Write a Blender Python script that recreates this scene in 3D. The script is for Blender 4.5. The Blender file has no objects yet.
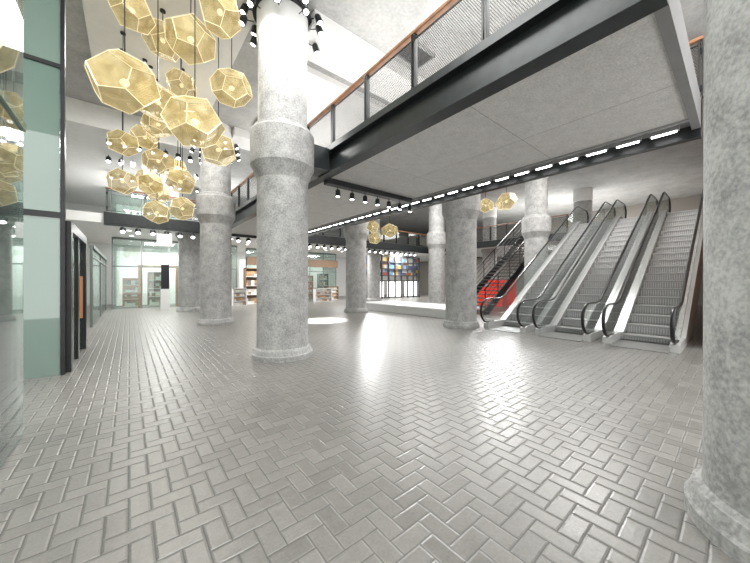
import bpy, bmesh, math, random
from mathutils import Vector, Matrix
random.seed(4)
S=bpy.context.scene
S.view_settings.view_transform='Standard'
COL=S.collection

# ---------------------------------------------------------------- materials
def newmat(name):
    m=bpy.data.materials.new(name); m.use_nodes=True
    nt=m.node_tree; return m,nt,nt.nodes['Principled BSDF']
def plain(name,col,rough=.5,metal=0,var=.06,scale=6,emis=0,ecol=None,bump=0):
    m,nt,b=newmat(name); N=nt.nodes; L=nt.links
    tc=N.new('ShaderNodeTexCoord'); no=N.new('ShaderNodeTexNoise'); no.inputs['Scale'].default_value=scale
    no.inputs['Detail'].default_value=4
    L.new(tc.outputs['Object'],no.inputs['Vector'])
    r=N.new('ShaderNodeValToRGB'); r.color_ramp.elements[0].position=.3; r.color_ramp.elements[1].position=.7
    r.color_ramp.elements[0].color=[max(0,c*(1-var)) for c in col]+[1]
    r.color_ramp.elements[1].color=[min(1,c*(1+var)) for c in col]+[1]
    L.new(no.outputs['Fac'],r.inputs['Fac']); L.new(r.outputs['Color'],b.inputs['Base Color'])
    b.inputs['Roughness'].default_value=rough; b.inputs['Metallic'].default_value=metal
    if emis:
        b.inputs['Emission Color'].default_value=list(ecol or col)+[1]; b.inputs['Emission Strength'].default_value=emis
    return m
def concrete(name,c0,c1,scale=2.5,seam=None,rough=.7,p0=.38,p1=.62,fine=.35,fs=14,bump=.35):
    m,nt,b=newmat(name); N=nt.nodes; L=nt.links
    tc=N.new('ShaderNodeTexCoord')
    n1=N.new('ShaderNodeTexNoise'); n1.inputs['Scale'].default_value=scale; n1.inputs['Detail'].default_value=8; n1.inputs['Roughness'].default_value=.7
    n2=N.new('ShaderNodeTexNoise'); n2.inputs['Scale'].default_value=scale*fs; n2.inputs['Detail'].default_value=4
    L.new(tc.outputs['Object'],n1.inputs['Vector']); L.new(tc.outputs['Object'],n2.inputs['Vector'])
    mx=N.new('ShaderNodeMath'); mx.operation='MULTIPLY_ADD'; mx.inputs[1].default_value=fine
    L.new(n2.outputs['Fac'],mx.inputs[0]); 
    sc=N.new('ShaderNodeMath'); sc.operation='MULTIPLY'; sc.inputs[1].default_value=1-fine
    L.new(n1.outputs['Fac'],sc.inputs[0]); L.new(sc.outputs[0],mx.inputs[2])
    r=N.new('ShaderNodeValToRGB'); r.color_ramp.elements[0].position=p0; r.color_ramp.elements[1].position=p1
    r.color_ramp.elements[0].color=list(c0)+[1]; r.color_ramp.elements[1].color=list(c1)+[1]
    L.new(mx.outputs[0],r.inputs['Fac'])
    out=r.outputs['Color']
    if seam:
        br=N.new('ShaderNodeTexBrick'); br.offset=0; br.inputs['Scale'].default_value=1
        br.inputs['Brick Width'].default_value=seam[0]; br.inputs['Row Height'].default_value=seam[1]
        br.inputs['Mortar Size'].default_value=.006; br.inputs['Color1'].default_value=(1,1,1,1); br.inputs['Color2'].default_value=(.93,.93,.93,1); br.inputs['Mortar'].default_value=(.5,.5,.5,1)
        L.new(tc.outputs['Object'],br.inputs['Vector'])
        mm=N.new('ShaderNodeMix'); mm.data_type='RGBA'; mm.blend_type='MULTIPLY'; mm.inputs[0].default_value=1
        L.new(out,mm.inputs[6]); L.new(br.outputs['Color'],mm.inputs[7]); out=mm.outputs[2]
    L.new(out,b.inputs['Base Color']); b.inputs['Roughness'].default_value=rough
    bp=N.new('ShaderNodeBump'); bp.inputs['Strength'].default_value=bump; bp.inputs['Distance'].default_value=.012
    L.new(mx.outputs[0],bp.inputs['Height']); L.new(bp.outputs['Normal'],b.inputs['Normal'])
    return m
def glass(name,tint,refl=.12,body=None,bodyfac=0.0,frs=.6):
    m=bpy.data.materials.new(name); m.use_nodes=True; nt=m.node_tree; N=nt.nodes; L=nt.links
    N.remove(N['Principled BSDF']); out=N['Material Output']
    t=N.new('ShaderNodeBsdfTransparent'); t.inputs[0].default_value=list(tint)+[1]
    g=N.new('ShaderNodeBsdfGlossy'); g.inputs['Roughness'].default_value=.02
    fr=N.new('ShaderNodeLayerWeight'); fr.inputs['Blend'].default_value=.25
    mp=N.new('ShaderNodeMath'); mp.operation='MULTIPLY_ADD'; mp.inputs[1].default_value=frs; mp.inputs[2].default_value=refl
    mp.use_clamp=True
    L.new(fr.outputs['Fresnel'],mp.inputs[0])
    src=t.outputs[0]
    if body:
        d=N.new('ShaderNodeBsdfDiffuse'); d.inputs[0].default_value=list(body)+[1]
        m0=N.new('ShaderNodeMixShader'); m0.inputs[0].default_value=bodyfac
        L.new(t.outputs[0],m0.inputs[1]); L.new(d.outputs[0],m0.inputs[2]); src=m0.outputs[0]
    mx=N.new('ShaderNodeMixShader'); L.new(mp.outputs[0],mx.inputs[0]); L.new(src,mx.inputs[1]); L.new(g.outputs[0],mx.inputs[2])
    L.new(mx.outputs[0],out.inputs['Surface']); return m
def herringbone():
    m,nt,b=newmat('herringbone_floor_tile'); N=nt.nodes; L=nt.links
    def M(op,a,b2=None,c=None):
        n=N.new('ShaderNodeMath'); n.operation=op
        for k,v in enumerate((a,b2,c)):
            if v is None: continue
            if isinstance(v,(int,float)): n.inputs[k].default_value=v
            else: L.new(v,n.inputs[k])
        return n.outputs[0]
    tc=N.new('ShaderNodeTexCoord')
    wp=N.new('ShaderNodeTexNoise'); wp.inputs['Scale'].default_value=9; wp.inputs['Detail'].default_value=2; L.new(tc.outputs['Object'],wp.inputs['Vector'])
    va=N.new('ShaderNodeVectorMath'); va.operation='MULTIPLY_ADD'; va.inputs[1].default_value=(.006,.006,0); L.new(wp.outputs['Color'],va.inputs[0]); L.new(tc.outputs['Object'],va.inputs[2])
    sp=N.new('ShaderNodeSeparateXYZ'); L.new(va.outputs[0],sp.inputs[0])
    W=.117
    u=M('DIVIDE',sp.outputs[0],W); v=M('DIVIDE',sp.outputs[1],W)
    i=M('FLOOR',u); j=M('FLOOR',v); fu=M('FRACT',u); fv=M('FRACT',v)
    s=M('FLOORED_MODULO',M('SUBTRACT',i,j),4)
    is1=M('COMPARE',s,1,.1); is2=M('COMPARE',s,2,.1); isV=M('GREATER_THAN',s,1.5); isH=M('SUBTRACT',1,isV)
    aH=M('ADD',fu,is1); aV=M('ADD',fv,is2)
    a=M('ADD',M('MULTIPLY',aH,isH),M('MULTIPLY',aV,isV))
    bb=M('ADD',M('MULTIPLY',fv,isH),M('MULTIPLY',fu,isV))
    d=M('MINIMUM',M('MINIMUM',a,M('SUBTRACT',2,a)),M('MINIMUM',bb,M('SUBTRACT',1,bb)))
    def ss(lo,hi):
        n=N.new('ShaderNodeMapRange'); n.interpolation_type='SMOOTHSTEP'
        n.inputs['From Min'].default_value=lo; n.inputs['From Max'].default_value=hi; L.new(d,n.inputs['Value']); return n.outputs[0]
    tile=ss(.01,.05); hgt=ss(.0,.13)
    cv=N.new('ShaderNodeCombineXYZ'); L.new(M('SUBTRACT',i,is1),cv.inputs[0]); L.new(M('SUBTRACT',j,is2),cv.inputs[1]); L.new(isV,cv.inputs[2])
    wn=N.new('ShaderNodeTexWhiteNoise'); L.new(cv.outputs[0],wn.inputs['Vector'])
    n1=N.new('ShaderNodeTexNoise'); n1.inputs['Scale'].default_value=60; n1.inputs['Detail'].default_value=5; L.new(tc.outputs['Object'],n1.inputs['Vector'])
    n2=N.new('ShaderNodeTexNoise'); n2.inputs['Scale'].default_value=.5; L.new(tc.outputs['Object'],n2.inputs['Vector'])
    n3=N.new('ShaderNodeTexNoise'); n3.inputs['Scale'].default_value=14; n3.inputs['Detail'].default_value=4; L.new(tc.outputs['Object'],n3.inputs['Vector'])
    f=M('ADD',M('ADD',M('MULTIPLY',wn.outputs['Value'],.16),M('MULTIPLY',n3.outputs['Fac'],.25)),M('ADD',M('MULTIPLY',n1.outputs['Fac'],.42),M('MULTIPLY',n2.outputs['Fac'],.2)))
    r=N.new('ShaderNodeValToRGB'); r.color_ramp.elements[0].position=.32; r.color_ramp.elements[1].position=.74
    r.color_ramp.elements[0].color=(.155,.15,.139,1); r.color_ramp.elements[1].color=(.275,.267,.248,1)
    L.new(f,r.inputs['Fac'])
    mx=N.new('ShaderNodeMix'); mx.data_type='RGBA'; L.new(tile,mx.inputs[0]); mx.inputs[6].default_value=(.09,.088,.082,1); L.new(r.outputs[0],mx.inputs[7])
    L.new(mx.outputs[2],b.inputs['Base Color'])
    rg=M('ADD',M('MULTIPLY',M('SUBTRACT',1,tile),.25),M('ADD',.26,M('ADD',M('MULTIPLY',wn.outputs['Value'],.08),M('MULTIPLY',n3.outputs['Fac'],.12))))
    L.new(rg,b.inputs['Roughness']); b.inputs['IOR'].default_value=1.72
    h=M('ADD',M('ADD',hgt,M('MULTIPLY',n3.outputs['Fac'],.4)),M('MULTIPLY',n1.outputs['Fac'],.16))
    bp=N.new('ShaderNodeBump'); bp.inputs['Strength'].default_value=.55; bp.inputs['Distance'].default_value=.0075
    L.new(h,bp.inputs['Height']); L.new(bp.outputs['Normal'],b.inputs['Normal'])
    return m
def meshmat():
    m=bpy.data.materials.new('steel_cable_mesh'); m.use_nodes=True; nt=m.node_tree; N=nt.nodes; L=nt.links
    b=N['Principled BSDF']; b.inputs['Base Color'].default_value=(.08,.08,.08,1); b.inputs['Metallic'].default_value=.2; b.inputs['Roughness'].default_value=.5
    tc=N.new('ShaderNodeTexCoord'); sp=N.new('ShaderNodeSeparateXYZ'); L.new(tc.outputs['Object'],sp.inputs[0])
    def M(op,a,b2=None):
        n=N.new('ShaderNodeMath'); n.operation=op
        for k,v in enumerate((a,b2)):
            if v is None: continue
            if isinstance(v,(int,float)): n.inputs[k].default_value=v
            else: L.new(v,n.inputs[k])
        return n.outputs[0]
    h=M('ADD',sp.outputs[0],sp.outputs[1]); z=M('MULTIPLY',sp.outputs[2],.6)
    def ln(e):
        q=M('ABSOLUTE',M('SUBTRACT',M('FRACT',M('DIVIDE',e,.03)),.5)); return M('LESS_THAN',q,.08)
    al=M('MAXIMUM',ln(M('ADD',h,z)),ln(M('SUBTRACT',h,z)))
    L.new(al,b.inputs['Alpha']); return m
def cellmat(name,cols,sc,emis=.4):
    m,nt,b=newmat(name); N=nt.nodes; L=nt.links
    tc=N.new('ShaderNodeTexCoord'); mp=N.new('ShaderNodeMapping'); mp.inputs['Scale'].default_value=sc
    L.new(tc.outputs['Object'],mp.inputs[0])
    fl=N.new('ShaderNodeVectorMath'); fl.operation='FLOOR'; L.new(mp.outputs[0],fl.inputs[0])
    w=N.new('ShaderNodeTexWhiteNoise'); L.new(fl.outputs[0],w.inputs['Vector'])
    r=N.new('ShaderNodeValToRGB'); r.color_ramp.interpolation='CONSTANT'
    e=r.color_ramp.elements
    for k in range(len(cols)):
        if k<2: e[k].position=k/len(cols); el=e[k]
        else: el=e.new(k/len(cols))
        el.color=list(cols[k])+[1]
    L.new(w.outputs['Value'],r.inputs['Fac']); L.new(r.outputs[0],b.inputs['Base Color'])
    L.new(r.outputs[0],b.inputs['Emission Color']); b.inputs['Emission Strength'].default_value=emis
    return m
def brickmat():
    m,nt,b=newmat('brick_wall_surface'); N=nt.nodes; L=nt.links
    tc=N.new('ShaderNodeTexCoord'); mp=N.new('ShaderNodeMapping'); mp.inputs['Rotation'].default_value=(math.radians(90),0,math.radians(90))
    L.new(tc.outputs['Object'],mp.inputs[0]); br=N.new('ShaderNodeTexBrick'); L.new(mp.outputs[0],br.inputs['Vector'])
    br.inputs['Scale'].default_value=2; br.inputs['Color1'].default_value=(.30,.25,.21,1); br.inputs['Color2'].default_value=(.22,.18,.16,1); br.inputs['Mortar'].default_value=(.35,.33,.3,1)
    L.new(br.outputs['Color'],b.inputs['Base Color']); b.inputs['Roughness'].default_value=.8; return m
def shade_mat():
    m=bpy.data.materials.new('etched_brass_glow'); m.use_nodes=True; nt=m.node_tree; N=nt.nodes; L=nt.links
    b=N['Principled BSDF']
    tc=N.new('ShaderNodeTexCoord'); v=N.new('ShaderNodeTexVoronoi'); v.inputs['Scale'].default_value=38; v.inputs['Randomness'].default_value=.2
    L.new(tc.outputs['Object'],v.inputs['Vector'])
    n=N.new('ShaderNodeTexNoise'); n.inputs['Scale'].default_value=2.2; L.new(tc.outputs['Object'],n.inputs['Vector'])
    r=N.new('ShaderNodeValToRGB'); r.color_ramp.elements[0].position=.35; r.color_ramp.elements[1].position=.65
    r.color_ramp.elements[0].color=(.44,.33,.12,1); r.color_ramp.elements[1].color=(.72,.60,.31,1)
    L.new(n.outputs['Fac'],r.inputs['Fac'])
    L.new(r.outputs[0],b.inputs['Base Color']); b.inputs['Metallic'].default_value=.3; b.inputs['Roughness'].default_value=.35
    L.new(r.outputs[0],b.inputs['Emission Color']); b.inputs['Emission Strength'].default_value=.26
    al=N.new('ShaderNodeMath'); al.operation='GREATER_THAN'; al.inputs[1].default_value=.5; L.new(v.outputs['Distance'],al.inputs[0])
    a2=N.new('ShaderNodeMath'); a2.operation='MULTIPLY_ADD'; a2.inputs[1].default_value=.45; a2.inputs[2].default_value=.38; L.new(al.outputs[0],a2.inputs[0])
    L.new(a2.outputs[0],b.inputs['Alpha'])
    return m

m_floor=herringbone()
m_conc=concrete('column_concrete',(.25,.25,.248),(.50,.50,.49),4.5,p0=.37,p1=.63,fine=.4,fs=8,bump=.35)
m_soff=concrete('soffit_board',(.50,.49,.475),(.68,.67,.65),7,seam=(1.75,2.4),fine=.6,fs=6)
m_ceil=concrete('ceiling_concrete',(.36,.36,.355),(.52,.52,.51),1.2)
m_white=plain('white_plaster',(.84,.84,.83),.6,var=.03)
m_offw=plain('grey_plaster',(.58,.58,.57),.6,var=.05)
m_grey=plain('grey_steel_edge',(.22,.22,.22),.6,var=.05)
m_black=plain('black_steel',(.022,.024,.025),.35,.3,var=.2)
m_chan=plain('channel_grey_steel',(.3,.3,.3),.5,.2)
m_fascia=plain('charcoal_fascia',(.03,.035,.036),.35,.3,var=.2)
m_rub=plain('black_rubber',(.012,.012,.013),.3)
m_steel=plain('brushed_steel',(.55,.55,.55),.3,.5,var=.05)
m_plate=plain('ribbed_landing_plate',(.3,.3,.295),.4,.4,var=.05)
m_clad=plain('escalator_cladding',(.66,.66,.66),.25,.4,var=.03)
m_step=plain('step_aluminium',(.5,.5,.5),.45,.15,var=.1,scale=30)
m_stepd=plain('step_groove_dark',(.33,.33,.33),.6)
m_wood=plain('handrail_wood',(.28,.13,.06),.45,var=.25,scale=9)
m_brass=plain('brass_frame',(.85,.77,.52),.3,.3,emis=.42,ecol=(.95,.87,.62))
m_shade=shade_mat()
m_bulb=plain('lamp_bulb_glow',(1,.88,.6),.5,emis=1.5)
m_glow=plain('lamp_glow',(1,1,.97),.5,emis=12)
m_tube=plain('tube_glow',(1,1,.97),.5,emis=14)
m_down=plain('downlight_glow',(1,1,.97),.5,emis=8)
m_opening=plain('bright_opening_glow',(1,1,.98),.5,emis=2.5)
m_shopglow=plain('glowing_shop_wall',(.85,.85,.83),.5,emis=.6)  # emission stands in for lamplight falling on the shop walls
m_mesh=meshmat()
m_glass=glass('clear_glass',(.95,.97,.965),.04,frs=.4)
m_gnear=glass('storefront_glass',(.60,.72,.67),.30,(.4,.5,.46),.15)
m_green=glass('green_glass',(.42,.6,.52),.16,(.24,.36,.31),.6)
m_greenm=glass('mid_green_glass',(.5,.68,.6),.14,(.34,.46,.41),.5)
m_greenl=glass('pale_green_glass',(.84,.92,.89),.08,(.55,.65,.61),.08)
m_brick=brickmat()
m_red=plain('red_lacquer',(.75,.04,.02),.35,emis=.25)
m_org=plain('orange_panel',(.5,.2,.08),.4,emis=.1)
m_brown=plain('brown_panel',(.25,.16,.1),.5)
m_plat=plain('white_platform',(.85,.85,.85),.3,var=.02)
m_wpan=plain('timber_panelling',(.3,.19,.12),.5,var=.25,scale=4)
m_prod=cellmat('shelf_goods',[(.08,.13,.35),(.6,.58,.5),(.5,.36,.1),(.15,.28,.45),(.35,.12,.08),(.6,.6,.6),(.08,.08,.1)],(3,3,3),.2)
m_warm=cellmat('warm_shelf_goods',[(.3,.2,.13),(.6,.58,.52),(.4,.26,.14),(.7,.68,.64),(.2,.16,.13),(.5,.3,.15)],(5,5,5),.1)
m_screen=plain('dark_screen',(.02,.02,.025),.15)
m_grille=plain('dark_grille',(.08,.08,.08),.5)
m_frame=plain('grey_green_frame',(.2,.23,.22),.4,.3)

# ---------------------------------------------------------------- helpers
def add_box(bm,x0,x1,y0,y1,z0,z1,mi=0):
    vs=[bm.verts.new(p) for p in [(x0,y0,z0),(x1,y0,z0),(x1,y1,z0),(x0,y1,z0),(x0,y0,z1),(x1,y0,z1),(x1,y1,z1),(x0,y1,z1)]]
    for f in [(3,2,1,0),(4,5,6,7),(0,1,5,4),(1,2,6,5),(2,3,7,6),(3,0,4,7)]:
        q=bm.faces.new([vs[k] for k in f]); q.material_index=mi
def fin(name,bm,mat,parent=None,loc=(0,0,0),smooth=False,bevel=0):
    me=bpy.data.meshes.new(name); bmesh.ops.recalc_face_normals(bm,faces=bm.faces[:]); bm.to_mesh(me); bm.free()
    me.materials.append(mat)
    if smooth:
        for p in me.polygons: p.use_smooth=True
    o=bpy.data.objects.new(name,me); COL.objects.link(o); o.location=loc
    if parent: o.parent=parent
    if bevel:
        mo=o.modifiers.new('bevel','BEVEL'); mo.width=bevel; mo.segments=2; mo.limit_method='ANGLE'
    return o
def boxes(name,L,mat,parent=None,loc=(0,0,0),bevel=0):
    bm=bmesh.new()
    for b in L: add_box(bm,*b)
    return fin(name,bm,mat,parent,loc,bevel=bevel)
def tag(o,label,cat,group=None):
    o['label']=label; o['category']=cat
    if group: o['group']=group
    return o
def root(name,label,cat,loc=(0,0,0),group=None):
    e=bpy.data.objects.new(name,None); COL.objects.link(e); e.location=loc; e.empty_display_size=.2
    return tag(e,label,cat,group)
def struct(o): o['kind']='structure'; return o
def copytree(r,loc,rot=None,scale=None):
    n=r.copy(); n.location=loc; COL.objects.link(n)
    if rot is not None: n.rotation_euler=rot
    if scale is not None: n.scale=scale
    def rec(a,b):
        for c in a.children:
            d=c.copy(); COL.objects.link(d); d.parent=b; rec(c,d)
    rec(r,n); return n
def lathe(name,prof,mat,parent=None,seg=48,loc=(0,0,0),sm=True):
    bm=bmesh.new(); rings=[]
    for r,z in prof:
        rings.append([bm.verts.new((r*math.cos(2*math.pi*k/seg),r*math.sin(2*math.pi*k/seg),z)) for k in range(seg)])
    for a,b in zip(rings,rings[1:]):
        for k in range(seg): bm.faces.new([a[k],a[(k+1)%seg],b[(k+1)%seg],b[k]])
    bm.faces.new(rings[0][::-1]); bm.faces.new(rings[-1])
    for i in range(len(prof)):
        sharp = i in (0,len(prof)-1)
        if not sharp:
            a0=math.atan2(prof[i][1]-prof[i-1][1],prof[i][0]-prof[i-1][0]); a1=math.atan2(prof[i+1][1]-prof[i][1],prof[i+1][0]-prof[i][0])
            sharp=abs(a0-a1)>.3
        if sharp:
            for k in range(seg):
                e=bm.edges.get((rings[i][k],rings[i][(k+1)%seg]))
                if e: e.smooth=False
    o=fin(name,bm,mat,parent,loc)
    if sm:
        for p in o.data.polygons: p.use_smooth=len(p.vertices)==4
    return o
def tube(name,pts,r,mat,parent=None,seg=8,loc=(0,0,0),ry=None):
    bm=bmesh.new(); P=[Vector(p) for p in pts]; rings=[]
    for i,p in enumerate(P):
        if i==0: t=P[1]-p
        elif i==len(P)-1: t=p-P[i-1]
        else: t=(P[i+1]-p).normalized()+(p-P[i-1]).normalized()
        t.normalize()
        ref=Vector((0,1,0)) if abs(t.y)<.9 else Vector((0,0,1))
        a=ref.cross(t).normalized(); b=t.cross(a).normalized()
        rings.append([bm.verts.new(p+a*r*math.cos(2*math.pi*k/seg)+b*(ry or r)*math.sin(2*math.pi*k/seg)) for k in range(seg)])
    for A,B in zip(rings,rings[1:]):
        for k in range(seg): bm.faces.new([A[k],A[(k+1)%seg],B[(k+1)%seg],B[k]])
    bm.faces.new(rings[0]); bm.faces.new(rings[-1][::-1])
    return fin(name,bm,mat,parent,loc,smooth=True)
def prism(name,pts,y0,y1,mat,parent=None,loc=(0,0,0)):
    bm=bmesh.new()
    a=[bm.verts.new((x,y0,z)) for x,z in pts]; b=[bm.verts.new((x,y1,z)) for x,z in pts]
    n=len(pts); bm.faces.new(a); bm.faces.new(b[::-1])
    for k in range(n): bm.faces.new([a[k],b[k],b[(k+1)%n],a[(k+1)%n]])
    return fin(name,bm,mat,parent,loc)

# ---------------------------------------------------------------- shell
def SB(name,L,mat,label,cat): return tag(struct(boxes(name,L,mat)),label,cat)
SB('floor',[(-6,30,-4,28,-.2,0)],m_floor,'grey glazed brick floor laid in herringbone','floor')
HC=7.0
SB('ceiling',[(-6,30,-2.5,28,HC,HC+.3)],m_ceil,'high concrete ceiling with pale paint','ceiling')
SB('wall_north',[(-6,30,26,26.2,0,HC)],m_white,'pale plaster wall behind the shopfronts','wall')
SB('wall_east',[(28,28.2,-3,26,0,HC)],m_brick,'brown brick wall behind the escalator landing','wall')
SB('wall_south',[(9.9,28,.3,.45,0,HC)],m_wpan,'brown timber panelled wall beside the escalators','wall')
SB('wall_west',[(-6.2,-6,-3,26,0,HC)],m_white,'white rear wall inside the glazed shop','wall')
SB('trim_1',[(2.9,10,5.45,6.45,6.7,7),(2.9,19,11.4,12.4,6.7,7)],m_white,'white painted downstand beams under the ceiling','beam')
SB('trim_2',[(-6,2.9,12.8,26,6.3,6.4),(-6,2.9,12.7,12.8,6.3,7)],m_white,'lowered white ceiling above the mezzanine','ceiling')
SB('trim_3',[(-.7,2.0,1.5,11.8,6.9,7.0),(3.4,6.6,7.0,10.9,6.85,7.0)],m_white,'smooth white ceiling panels','ceiling panel')

# mezzanine slabs
mz=root('mezzanine','rear mezzanine slab with charcoal steel edge','mezzanine',(0,16.5,3.9))
boxes('slab',[(-5.9,27.9,.1,9.4,0.02,.4)],m_white,mz)
boxes('edge_beam',[(-.8,27.9,0,.1,-.08,.46)],m_fascia,mz)
mz2=root('mezzanine','upper landing slab behind the escalators with grey soffit','mezzanine',(19.05,0.5,3.9))
boxes('slab',[(.1,8.8,0,15.9,0.02,.4)],m_white,mz2)
boxes('edge_beam',[(0,.1,0,15.9,-.05,.4)],m_fascia,mz2)

# footbridge
br=root('footbridge','elevated footbridge with mottled soffit and charcoal steel edge','footbridge',(0,0,0))
boxes('deck',[(3.62,6.95,.5,16.45,4.1,4.4)],m_offw,br)
boxes('soffit',[(3.62,6.5,.5,16.45,3.95,4.1)],m_soff,br)
boxes('fascia',[(3.5,3.62,.4,16.45,3.9,4.48),(3.38,3.5,.4,16.45,4.36,4.48),(3.38,3.5,.4,16.45,3.9,3.95)],m_fascia,br)
boxes('end_plate',[(3.62,7.1,.4,.5,3.93,4.4)],m_grey,br)
boxes('light_channel',[(6.5,6.54,.5,16.45,3.91,4.1),(6.54,6.98,.5,16.45,4.0,4.1)],m_chan,br)
boxes('edge_beam',[(6.98,7.12,.4,16.45,3.8,4.42)],m_black,br)
boxes('stub_beam',[(2.95,3.38,5.7,6.2,3.92,4.4)],m_fascia,br)
boxes('cross_beam',[(3.62,6.48,6.15,6.35,3.82,3.95)],m_black,br)
bal=root('balcony','short balcony slab beyond the footbridge end','balcony',(0,0,0))
boxes('slab',[(7.25,8.2,-2.5,.25,3.95,4.35)],m_offw,bal)
boxes('edge_beam',[(7.15,7.25,-2.5,.25,3.9,4.42)],m_fascia,bal)

lt=root('linear_lamp','slim white tube lamp in grey channel','lamp',(6.77,.8,3.89),'tube lamps in the footbridge channel')
boxes('housing',[(-.03,.03,-.18,.18,.022,.109)],m_chan,lt)
bm=bmesh.new(); add_box(bm,-.011,.011,-.15,.15,0,.022); fin('tube',bm,m_tube,lt)
for k in range(1,34): copytree(lt,(6.77,.8+.46*k,3.89))

def railing(label,x,y0,y1,zb,axis='y',n=None,pm=None):
    L=y1-y0; n=n or max(1,round(L/1.22)); r=root('railing',label,'railing',(x,y0,zb) if axis=='y' else (y0,x,zb))
    st=L/n
    def B(a0,a1,b0,b1,c0,c1): return (b0,b1,a0,a1,c0,c1) if axis=='y' else (a0,a1,b0,b1,c0,c1)
    for k in range(n+1):
        p=k*st; boxes('post',[B(p-.035,p-.01,-.05,.03,.0,.92),B(p+.01,p+.035,-.05,.03,.0,.92),B(p-.012,p+.012,-.02,.0,.1,.2),B(p-.012,p+.012,-.02,.0,.7,.8)],m_black,r)
    for k in range(n):
        a=k*st+.05; b=(k+1)*st-.05
        boxes('glass_panel' if pm else 'mesh_panel',[B(a,b,.005,.009,.05,.85)],pm or m_mesh,r)
    boxes('rail_frame',[B(0,L,-.01,.01,.03,.05),B(0,L,-.01,.01,.85,.87)],m_black,r)
    boxes('handrail',[B(-.05,L+.05,-.045,.045,.92,.98)],m_wood,r,bevel=.015)
    return r
railing('bridge railing with wooden handrail, black posts and steel mesh',3.5,.83,15.5,4.48,'y',12)
railing('railing on the far side of the bridge with wooden handrail',7.05,.4,15.3,4.42,'y',12)
railing('short railing with wooden handrail on the side balcony',7.2,-2.4,.15,4.42)
railing('mezzanine railing with wooden handrail and glass panels',16.55,-.7,27,4.4,'x',22,m_glass)
railing('upper landing railing with wooden handrail and steel mesh',19.12,6.2,15.5,4.32,'y',8)

# ---------------------------------------------------------------- columns
def column(label,loc):
    c=root('column',label,'column',loc)
    lathe('base',[(.59,0),(.59,.09),(.575,.11),(.55,.19)],m_conc,c,64)
    lathe('shaft',[(.535,.19),(.51,.22),(.502,.3),(.497,3.5)],m_conc,c,64)
    lathe('collar',[(.497,3.5),(.52,3.56),(.575,3.7),(.61,3.76),(.62,3.78),(.622,4.42),(.60,4.46),(.56,4.47),(.55,4.54),(.49,4.57)],m_conc,c,64)
    lathe('upper_shaft',[(.48,4.57),(.475,6.25)],m_conc,c,64)
    lathe('capital',[(.475,6.25),(.5,6.3),(.5,7.0)],m_white,c,64)
    return c
c0=column('massive round grey concrete column with collar and white top',(2.42,5.9,0))
c0['group']='round concrete columns'
for x,y in [(2.98,-.34),(2.4,11.85),(2.4,17.8),(8.6,5.95),(8.6,11.95),(8.6,18.2),(14.8,6.1),(14.8,12),(14.8,18.2),(21,6),(21,12)]:
    copytree(c0,(x,y,0),rot=(0,0,random.random()*6))

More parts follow.
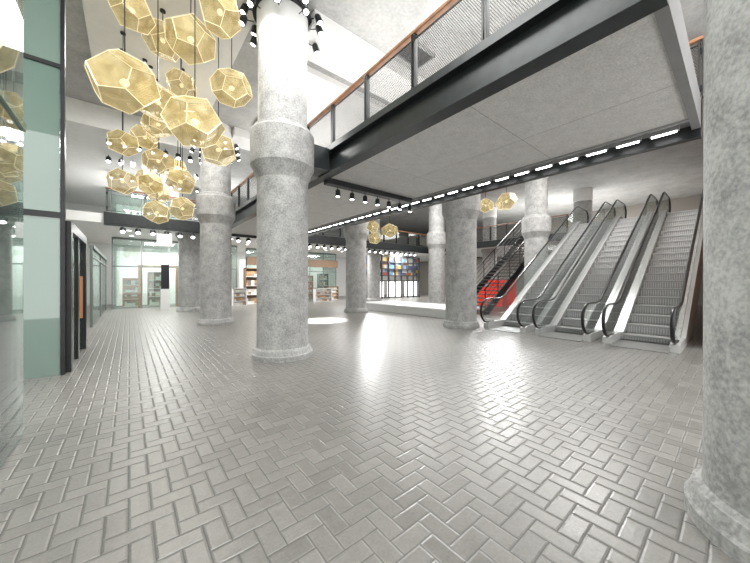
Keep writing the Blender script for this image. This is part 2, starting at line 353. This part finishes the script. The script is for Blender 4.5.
# ---------------------------------------------------------------- escalators
T=math.tan(math.radians(30)); RISE=4.3; xi=1.4; xt=xi+RISE/T; xe=xt+1.55
def escalator(label,loc):
    e=root('escalator',label,'escalator',loc,'parallel escalators')
    top=[(.3,.16),(.45,.2),(xi-.05,.2),(xt-.05,RISE+.2),(xe,RISE+.2)]
    bot=[(xe,RISE-.45),(xt+.5,RISE-.45),(xi+1.45,0),(.3,0)]
    for s in (-1,1):
        a,b=(.5*s,.66*s) if s>0 else (.66*s,.5*s)
        prism('side_panel',top+bot,a,b,m_clad,e)
        inner=[(.45,.2),(xi-.05,.2),(xt-.05,RISE+.2),(xe-.25,RISE+.2)]
        arcT=[]; cx=xe-.36; cz=RISE+.57
        for k in range(9):
            t=-90+180*k/8; arcT.append((cx+.33*math.cos(math.radians(t)),cz+.33*math.sin(math.radians(t))))
        arcB=[]; cx2=.36; cz2=.57
        for k in range(9):
            t=90+180*k/8; arcB.append((cx2+.33*math.cos(math.radians(t)),cz2+.33*math.sin(math.radians(t))))
        gl=inner[1:3]+arcT+[(xt-.1,RISE+.9),(xi-.1,.9)]+arcB
        prism('glass_panel',gl,.575*s-.006,.575*s+.006,m_glass,e)
        rr=.37
        hp=[]
        for k in range(9):
            t=265-175*k/8; hp.append((cx2+rr*math.cos(math.radians(t)),.575*s,cz2+rr*math.sin(math.radians(t))))
        hp=[(.75,.575*s,.2)]+hp
        hp+=[(xi-.35,.575*s,.94),(xi-.12,.575*s,.955),(xi+.1,.575*s,1.03),(xt-.3,.575*s,RISE+.86),(xt-.08,.575*s,RISE+.93),(xt+.15,.575*s,RISE+.94)]
        for k in range(9):
            t=90-175*k/8; hp.append((cx+rr*math.cos(math.radians(t)),.575*s,cz+rr*math.sin(math.radians(t))))
        tube('handrail',hp,.024,m_rub,e,10,ry=.036)
        y0,y1=(.47,.5) if s>0 else (-.5,-.47)
        prism('skirt',[(xi-.05,.0),(xi-.05,.2),(xt-.05,RISE+.2),(xt,RISE)],y0,y1,m_steel,e)
    boxes('landing_plate',[(.1,xi-.3,-.5,.5,.0,.02)],m_plate,e)
    boxes('landing_plate',[(xt+.35,xe,-.5,.5,RISE-.05,RISE+.02)],m_steel,e)
    prism('underside',[(xi+1.3,0.0),(xi+1.45,0),(xt+.5,RISE-.45),(xt+.4,RISE-.4)],-.5,.5,m_clad,e)
    prism('comb',[(xi-.3,.0),(xi-.3,.02),(xi-.12,.03),(xi-.12,0)],-.5,.5,m_rub,e)
    bm=bmesh.new(); n=18
    add_box(bm,0,.4,-.47,.47,-.05,-.016,1)
    add_box(bm,0.025,.035,-.47,.47,-.231,-.02,1)
    for k in range(n):
        y=-.465+k*(.93/n); add_box(bm,0.01,.385,y,y+.03,-.016,0,0); add_box(bm,0.012,0.026,y,y+.022,-.22,-.03,0)
    add_box(bm,0,.014,-.47,.47,-.022,.002,0)
    s0=fin('step',bm,m_step,e,(xi-.1,0,.231-.08)); s0.data.materials.append(m_stepd)
    for k in range(1,18):
        s=s0.copy(); s.parent=e; COL.objects.link(s); s.location=(xi-.1+.4*k,0,min(.151+.231*k,RISE))
    s=s0.copy(); s.parent=e; COL.objects.link(s); s.location=(xi-.1+.4*18,0,RISE-.0)
    return e
e0=escalator('steel escalator with glass balustrade and black handrails',(8.55,4.6,0))
copytree(e0,(8.55,3.02,0)); copytree(e0,(8.55,1.46,0))

# ---------------------------------------------------------------- pendants
ph=(1+5**.5)/2
PTS=[Vector((a,b,c)) for a in (-1,1) for b in (-1,1) for c in (-1,1)]
for a in (-1,1):
    for b in (-1,1):
        PTS+=[Vector((0,a/ph,b*ph)),Vector((a/ph,b*ph,0)),Vector((a*ph,0,b/ph))]
PTS=[p.normalized() for p in PTS]
def polybm(scale):
    bm=bmesh.new()
    for p in PTS: bm.verts.new(p*scale)
    bmesh.ops.convex_hull(bm,input=bm.verts[:])
    bmesh.ops.dissolve_limit(bm,angle_limit=math.radians(4),verts=bm.verts[:],edges=bm.edges[:])
    return bm
b=polybm(.985); o=fin('shade',b,m_shade); sh0=o.data; bpy.data.objects.remove(o)
b=polybm(1.0); o=fin('f',b,m_brass); w=o.modifiers.new('w','WIREFRAME'); w.thickness=.03
bpy.context.view_layer.update()
dg=bpy.context.evaluated_depsgraph_get(); sh1=bpy.data.meshes.new_from_object(o.evaluated_get(dg)); sh1.name='shade_frame'; bpy.data.objects.remove(o)
bm=bmesh.new(); bmesh.ops.create_uvsphere(bm,u_segments=16,v_segments=10,radius=.13); o=fin('b',bm,m_bulb,smooth=True); sh2=o.data; bpy.data.objects.remove(o)
def pendant(loc,R,label):
    p=root('pendant_lamp',label,'pendant lamp',loc,'cluster of faceted brass pendants')
    rot=(random.uniform(-.5,.5),random.uniform(-.5,.5),random.random()*6)
    for nm,me in (('shade',sh0),('shade_frame',sh1),('bulb',sh2)):
        o=bpy.data.objects.new(nm,me); COL.objects.link(o); o.parent=p; o.scale=(R*1.14,R*1.02,R*.98); o.rotation_euler=rot
    H=(HC if loc[1]<12.5 or loc[0]>3 else 6.3)-loc[2]
    tube('cord',[(0,0,R*.8),(0,0,H-.1)],.008,m_black,p,6)
    lathe('ceiling_rose',[(.05,H-.13),(.05,H-.1)],m_black,p,16)
    return p
big='large faceted etched brass pendant glowing warm on black cord'
mid='medium faceted etched brass pendant glowing warm on black cord'
sml='small faceted etched brass pendant in the lower hanging cluster'
for (x,y,h,R,l) in [(-.05,5.9,4.5,.43,big),(.85,6.2,5.8,.40,big),(1.15,5.4,5.9,.33,mid),(.04,6.7,6.2,.33,mid),(.52,7.3,6.3,.33,mid),(1.5,6.1,5.15,.33,mid),
   (.40,6.6,4.7,.33,mid),(.81,5.5,4.03,.40,big),(1.42,6.8,4.2,.33,mid),(.49,8.0,4.9,.28,sml),(-.1,8.5,4.5,.28,sml),(-.12,9.15,3.83,.3,sml),(.3,9.2,5.0,.28,sml),
   (.53,8.6,4.3,.3,sml),(.40,10.2,4.23,.3,sml),(.92,8.2,3.8,.3,sml),(1.2,11.3,5.1,.27,sml),(.58,9.9,3.35,.31,sml),(1.05,9.0,3.35,.3,sml),(.87,7.6,5.7,.3,mid),
   (1.1,10.4,4.6,.28,sml),(1.3,9.6,5.9,.3,sml),(.42,9.4,3.95,.28,sml),(.7,11.0,4.1,.28,sml)]:
    pendant((x,y,h),R,l)
far='faceted brass pendant hanging in the void beside the bridge'
for (x,y,h,R) in [(8.1,8.95,3.55,.3),(8.3,10.15,3.4,.28),(7.75,9.6,3.75,.27),(10.4,5.3,4.35,.33),(10.9,6.4,4.5,.3)]:
    pendant((x,y,h),R,far)

# ---------------------------------------------------------------- spotlights
def spot(label,loc,group,tilt=(0,0,0),drop=.15,r=.055,l=.18):
    s=root('spotlight',label,'spotlight',loc,group)
    tube('stem',[(0,0,0),(0,0,-drop)],.012,m_black,s,6)
    b=lathe('lamp_body',[(r*.8,0),(r,-.03),(r,-l),(r*.9,-l)],m_black,s,16,(0,0,-drop)); b.rotation_euler=tilt
    g=lathe('lens',[(r*.8,-l-.002),(r*.8,-l-.006)],m_glow,s,16,(0,0,-drop)); g.rotation_euler=tilt
    return s
s0=spot('black cylindrical spotlight under the bridge',(3.95,6.25,3.82),'spotlights under bridge',(0,0,0),.08,.06,.16)
for k in range(1,7): copytree(s0,(3.95+.42*k,6.25,3.82))
s1=spot('black track spotlight below the mezzanine edge',(-.2,16.3,3.84),'mezzanine track spotlights',(-.6,0,0),.12,.1,.2)
for k in range(1,36): copytree(s1,(-.2+.5*k,16.3,3.84))
s3=spot('black upper level spotlight under the white ceiling',(-.5,13.2,6.3),'upper ceiling spotlights',(-.5,0,0),.1,.08,.2)
for k in range(1,9): copytree(s3,(-.5+.38*k,13.2,6.3))
for yy in (15.2,17.5):
    for k in range(10): copytree(s3,(-.6+.36*k,yy,6.3))
tag(boxes('lighting_track',[(-.6,3.3,16.27,16.33,3.84,3.88),(7.2,19,16.27,16.33,3.84,3.88)],m_black),'black lighting track below mezzanine edge','lighting track')
d0=root('downlight','round recessed white downlight in the mezzanine soffit','downlight',(0,18.2,3.92),'mezzanine soffit downlights')
lathe('trim_ring',[(.11,-.03),(.11,0)],m_steel,d0,20); lathe('lens',[(.09,-.035),(.09,-.031)],m_down,d0,20)
for yy in (18.2,20.2):
    for k in range(14):
        if yy==18.2 and k==0: continue
        copytree(d0,(1.45*k+.1,yy,3.92))
for (cx,cy,h) in [(2.42,5.9,6.82),(2.4,11.85,6.3)]:
    rg=root('lamp_ring','black ring with spotlights clamped around the column top','lamp ring',(cx,cy,h))
    lathe('ring',[(.52,0),(.58,0),(.58,.04),(.52,.04)],m_black,rg,32,sm=False)
    for k in range(9):
        a=2*math.pi*k/9
        for dz,rr in ((0,.72),(-.22,.74)):
            b=lathe('lamp_head',[(.05,.08),(.065,.05),(.07,-.08),(.06,-.08)],m_black,rg,14,(rr*math.cos(a),rr*math.sin(a),dz)); b.rotation_euler=(.4*math.sin(a),-.4*math.cos(a),0)
            g=lathe('lens',[(.05,-.082),(.05,-.086)],m_glow,rg,14,(rr*math.cos(a),rr*math.sin(a),dz)); g.rotation_euler=b.rotation_euler
            tube('bracket',[(.55*math.cos(a),.55*math.sin(a),dz+.02),(rr*math.cos(a),rr*math.sin(a),dz+.02)],.01,m_black,rg,6)

vt=root('air_vent','square grey louvred air vent in the ceiling','vent',(5.35,5.0,6.98))
boxes('frame',[(-.4,.4,-.3,-.26,-.04,0),(-.4,.4,.26,.3,-.04,0),(-.4,-.36,-.3,.3,-.04,0),(.36,.4,-.3,.3,-.04,0)],m_steel,vt)
boxes('louvre',[(-.36,.36,-.26+.05*k,-.24+.05*k,-.035,-.005) for k in range(10)],m_grille,vt)

# ---------------------------------------------------------------- left glazed storefront
sf=root('storefront','tall frameless glass storefront with dark green mullions','storefront',(-.8,0,0))
boxes('glass_pane',[(-.01,.01,-1.5,1.4,.02,6.95)],m_gnear,sf)
boxes('glass_pane',[(-.01,.01,1.42,4.4,.02,6.95)],m_gnear,sf)
boxes('transom',[(-.05,.03,-1.5,4.4,2.95,3.02)],m_green,sf)
gw=root('glass_wall','green glass return wall with black steel mullions','glass wall',(-.8,6.95,0))
boxes('glass_pane',[(-2.6,-.06,-.01,.01,.0,2.52)],m_green,gw)
boxes('glass_pane',[(-2.6,-.06,-.01,.01,2.61,4.92)],m_green,gw)
boxes('glass_pane',[(-2.6,-.06,-.01,.01,4.98,7)],m_greenm,gw)
boxes('transom',[(-2.6,0,-.04,.04,2.52,2.61)],m_black,gw); boxes('transom',[(-2.6,0,-.04,.04,4.92,4.98)],m_black,gw)
boxes('mullion',[(-.05,0,-.05,.05,0,7)],m_black,gw); boxes('mullion',[(-2.66,-2.6,-.05,.05,0,7)],m_black,gw)
dr=root('shop_door','black framed glass shop door with wooden pull handle','door',(-.8,7.05,0))
boxes('frame',[(-.06,.06,0,.14,0,2.5),(-.06,.06,2.2,2.36,0,2.5),(-.06,.06,.14,2.2,2.34,2.5),(-.04,.04,1.1,1.2,0,2.34)],m_black,dr)
boxes('glass_pane',[(-.01,.01,.14,1.1,.0,2.34),(-.01,.01,1.2,2.2,0,2.34)],m_greenl,dr)
boxes('handle',[(.07,.11,.95,1.0,.8,1.6)],m_org,dr)
def shopfront(label,x0,x1,y,z0,z1,n,axis='x',glassm=None,fm=None):
    r=root('shopfront',label,'shopfront',(x0,y,z0) if axis=='x' else (y,x0,z0))
    fm=fm or m_steel
    Ln=x1-x0; st=Ln/n; H=z1-z0
    def B(a0,a1,b0,b1,c0,c1): return (a0,a1,b0,b1,c0,c1) if axis=='x' else (b0,b1,a0,a1,c0,c1)
    for k in range(n+1): boxes('mullion',[B(k*st-.03,k*st+.03,-.04,.03,0,H)],fm,r)
    boxes('head_rail',[B(0,Ln,-.06,.06,H-.1,H)],fm,r)
    if H>2.5: boxes('transom',[B(0,Ln,-.03,.03,2.3,2.36)],fm,r)
    for k in range(n): boxes('glass_pane',[B(k*st+.04,(k+1)*st-.04,-.01,.01,0,H-.1)],glassm or m_greenl,r)
    return r
shopfront('pale green glazed shopfront beside the entrance',13.5,21.3,-.95,0,2.7,2,'y',m_greenl,m_frame)
shopfront('glazed shopfront with bright interior at the hall end',-.7,5.6,21.5,0,3.9,5,fm=m_frame)
r2=shopfront('glazed shopfront with steel frames under the mezzanine',6.5,14.0,22.5,0,3.9,6,fm=m_frame)
boxes('header_band',[(0,7.5,-.3,-.1,2.7,3.3)],m_brown,r2)
r3=shopfront('upper level glazed shopfront with slim frames',-.7,9,20.5,4.32,6.25,8,fm=m_frame) 
boxes('header_band',[(0,9.7,-.2,-.08,1.63,1.93)],m_chan,r3)
def lit(label,L,mat,cat='display wall',name='display_wall'): return tag(boxes(name,L,mat),label,cat)
lit('white display wall with painted-in glow inside the shop',[(-.6,5.5,24.5,24.6,0,3.4)],m_shopglow)
lit('white display wall with painted-in glow inside the second shop',[(6.6,13.9,24.5,24.6,0,3.2)],m_shopglow)
lit('white rear wall with painted-in glow of the upper shop',[(-.6,8.9,24.0,24.1,4.32,6.2)],m_shopglow)
lit('orange timber portal inside the shop',[(.4,.55,21.8,21.95,0,2.3),(2.2,2.35,21.8,21.95,0,2.3),(.4,2.35,21.8,21.95,2.3,2.45)],m_org,'portal','shop_portal')
lit('orange timber portal around the rear shop entrance',[(2.9,3.05,21.2,21.4,0,2.6),(4.5,4.65,21.2,21.4,0,2.6),(2.9,4.65,21.2,21.4,2.6,2.8)],m_org,'portal','shop_portal')
lit('orange and brown slatted screen beside the shop',[(7.0+.3*k,7.2+.3*k,21.6,21.8,0,2.2) for k in range(6)],m_org,'screen','shop_screen')
CAB=[(3.2,22.6,.9,1.3,m_brown,'low brown timber display cabinet with shelves'),(4.4,22.9,.8,1.9,m_org,'orange timber display cabinet with shelves'),(5.9,20.6,.9,2.4,m_brown,'tall brown display cabinet with white shelves'),
 (9.6,23.2,1.1,1.6,m_brown,'brown timber display cabinet with shelves'),(11.2,23.0,.9,2.0,m_org,'orange timber display cabinet with shelves'),(12.6,21.4,1.0,1.1,m_brown,'low brown timber display cabinet with shelves'),
 (.9,23.4,1.0,2.1,m_brown,'brown timber display cabinet with shelves'),(4.9,19.6,.8,1.1,m_plat,'low white display cabinet with shelves'),(10.6,19.8,1.4,1.0,m_plat,'low white display cabinet with shelves'),
 (12.9,23.4,.9,2.2,m_grille,'dark display cabinet with white shelves'),(-.3,23.2,.8,1.7,m_org,'orange timber display cabinet with shelves')]
for k,(x,y,w_,h_,mm,lb) in enumerate(CAB):
    cb=root('display_cabinet',lb,'cabinet',(x,y,0))
    boxes('carcass',[(0,.05,0,.45,0,h_),(w_-.05,w_,0,.45,0,h_),(0,w_,.4,.45,0,h_),(0,w_,0,.45,h_-.05,h_)],mm,cb)
    for q in range(4):
        boxes('shelf',[(.05,w_-.05,.02,.4,h_*q/4,h_*q/4+.03)],m_plat,cb)
        boxes('goods',[(.1,w_-.1,.1,.3,h_*q/4+.03,h_*q/4+.03+h_*.15)],m_warm,cb)
ds=root('display_shelving','tall lit shelving filled with blue and yellow goods','shelving',(15.6,20,0))
boxes('goods',[(0,6.4,.1,.3,2.0,3.7)],m_prod,ds)
boxes('bright_opening',[(.4,1.9,.12,.2,.1,1.5),(2.4,4.2,.12,.2,.1,1.5),(4.6,6.2,.12,.2,.1,1.5)],m_opening,ds)  # glowing panels stand in for bright openings below the goods
boxes('shelf_frame',[(k*.8-.04,k*.8+.04,-.05,.1,0,3.8) for k in range(9)]+[(0,6.4,-.05,.1,z,z+.07) for z in (.05,1.55,2.0,2.6,3.2,3.75)],m_grille,ds)
pf=root('display_platform','low white raised display platform','platform',(9.8,7.4,0))
boxes('top_plate',[(0,2.3,0,5.8,.3,.38)],m_plat,pf,bevel=.01); boxes('plinth',[(.08,2.2,.08,5.7,0,.3)],m_plat,pf)
rk=root('kiosk','bright red kiosk with solid front and counter','kiosk',(17.0,8.9,0))
boxes('counter',[(0,.6,0,1.6,0,1.1)],m_red,rk,bevel=.02); boxes('back_panel',[(1.4,1.5,-.1,1.7,0,1.6)],m_red,rk); boxes('canopy',[(0.6,1.5,-.1,1.7,1.5,1.6)],m_red,rk)
boxes('worktop',[(-.05,.65,-.03,1.63,1.1,1.15)],m_red,rk)
st=root('staircase','dark open staircase with black steel railing','staircase',(12.3,7.3,0))
NS=24; G=.278; RI=4.3/NS
for k in range(NS):
    boxes('tread',[(G*k,G*k+.3,0,1.4,RI*(k+1)-.05,RI*(k+1))],m_grille,st)
for y in (0,1.4): 
    prism('stringer',[(0,0),(0,.22),(G*NS,4.35),(G*NS,4.0),(.35,0)],y-.03,y+.03,m_black,st)
    tube('handrail',[(0,y,1.1),(G*NS,y,5.35)],.03,m_rub,st)
    for q in range(1,4): tube('guard_bar',[(0,y,1.1-.25*q),(G*NS,y,5.35-.25*q)],.012,m_black,st,6)
    for k in range(0,NS,4): boxes('baluster',[(G*k+.1,G*k+.14,y-.015,y+.015,RI*k+.1,RI*k+1.17)],m_black,st)
sg=root('hanging_sign','blank white hanging sign panel under the mezzanine edge','sign',(1.2,16.0,3.88))
boxes('panel',[(-.28,.28,-.03,.03,-.85,-.3)],m_plat,sg); tube('rod',[(-.2,0,-.3),(-.2,0,0)],.01,m_black,sg,6); tube('rod',[(.2,0,-.3),(.2,0,0)],.01,m_black,sg,6)
tt=root('screen_totem','slim black information screen on a white stand','screen',(1.5,19.6,0))
boxes('stand',[(-.2,.2,-.1,.1,0,1.1)],m_plat,tt); boxes('screen',[(-.18,.18,-.06,.06,1.1,2.4)],m_screen,tt,bevel=.02)

# ---------------------------------------------------------------- lights
def area(loc,sx,sy,power,rot=(0,0,0),col=(1,.985,.96)):  # area lamps added to brighten the hall, no fittings behind them
    l=bpy.data.lights.new('fill_light','AREA'); l.shape='RECTANGLE'; l.size=sx; l.size_y=sy; l.energy=power*.9; l.color=col
    o=bpy.data.objects.new('fill_light',l); COL.objects.link(o); o.location=loc; o.rotation_euler=rot
    return o
area((.8,2.5,6.85),2,3,310)
area((.9,9.6,6.85),1.6,2,290)
area((5.2,2.5,6.85),2,3,180)
area((4.6,-1.2,6.85),2,1,190)  # added to brighten the near right column
area((12.5,3.5,6.85),3,2,480)
area((12,10,6.85),3,3,530)
area((16.5,14.5,6.85),3,2,280)
area((24,7,6.85),3,5,400)
area((1.0,14.8,6.2),2.5,1.2,250)
for x,p in ((1.5,340),(7,280),(13,280),(19,320),(25,200)): area((x,19.5,3.85),1.5,1.5,p)
for x in (2.5,10): area((x,23.4,3.8),3,1,180)
area((23,9,3.85),3,5,260)
area((-3.5,4,6.8),2,3,220)
area((-3,15,3.8),2,6,180)
UP=(math.pi,0,0)  # upward lamps below are added to whiten the ceilings
area((5.2,4,4.5),1.5,5,160,UP)
area((5.2,11,4.5),1.5,5,160,UP)
area((3,19,4.5),6,1.5,280,UP)
area((22,9,4.5),2,6,150,UP)
def sp(loc,tgt,power,ang=50,ss=.08):
    l=bpy.data.lights.new('spot_beam','SPOT'); l.energy=power; l.spot_size=math.radians(ang); l.spot_blend=.5; l.shadow_soft_size=ss
    o=bpy.data.objects.new('spot_beam',l); COL.objects.link(o); o.location=loc
    o.rotation_euler=(Vector(tgt)-Vector(loc)).to_track_quat('-Z','Y').to_euler()
for k in (1,3,5): sp((3.95+.42*k,6.25,3.55),(3.95+.42*k,6.2,0),130,80)
sp((5.8,10.2,3.7),(5.8,10.2,0),6500,30)
sp((1.7,5.1,6.5),(2.3,5.8,5.6),190,80); sp((3.2,5.1,6.5),(2.5,5.8,5.6),190,80)
sp((12.3,16.1,3.5),(4.6,6.1,0),2600,28,.5)  # spot added to draw the bright streak on the floor
sp((20.0,10.6,6.3),(6.5,3.4,0),3000,42,1.0)  # this spot and the next are added for the wide floor sheen
sp((23.0,6.6,6.3),(7.5,1.8,0),2500,42,1.0)

w=bpy.data.worlds.new('World'); S.world=w; w.use_nodes=True
w.node_tree.nodes['Background'].inputs[0].default_value=(1,.99,.975,1); w.node_tree.nodes['Background'].inputs[1].default_value=2.25

cd=bpy.data.cameras.new('Camera'); cd.lens=14.4; cd.sensor_width=36; cd.clip_start=.05; cd.clip_end=200
cam=bpy.data.objects.new('Camera',cd); COL.objects.link(cam); cam.location=(0,0,1.5)
cam.rotation_euler=(math.radians(90),0,math.radians(-39.35)); S.camera=cam
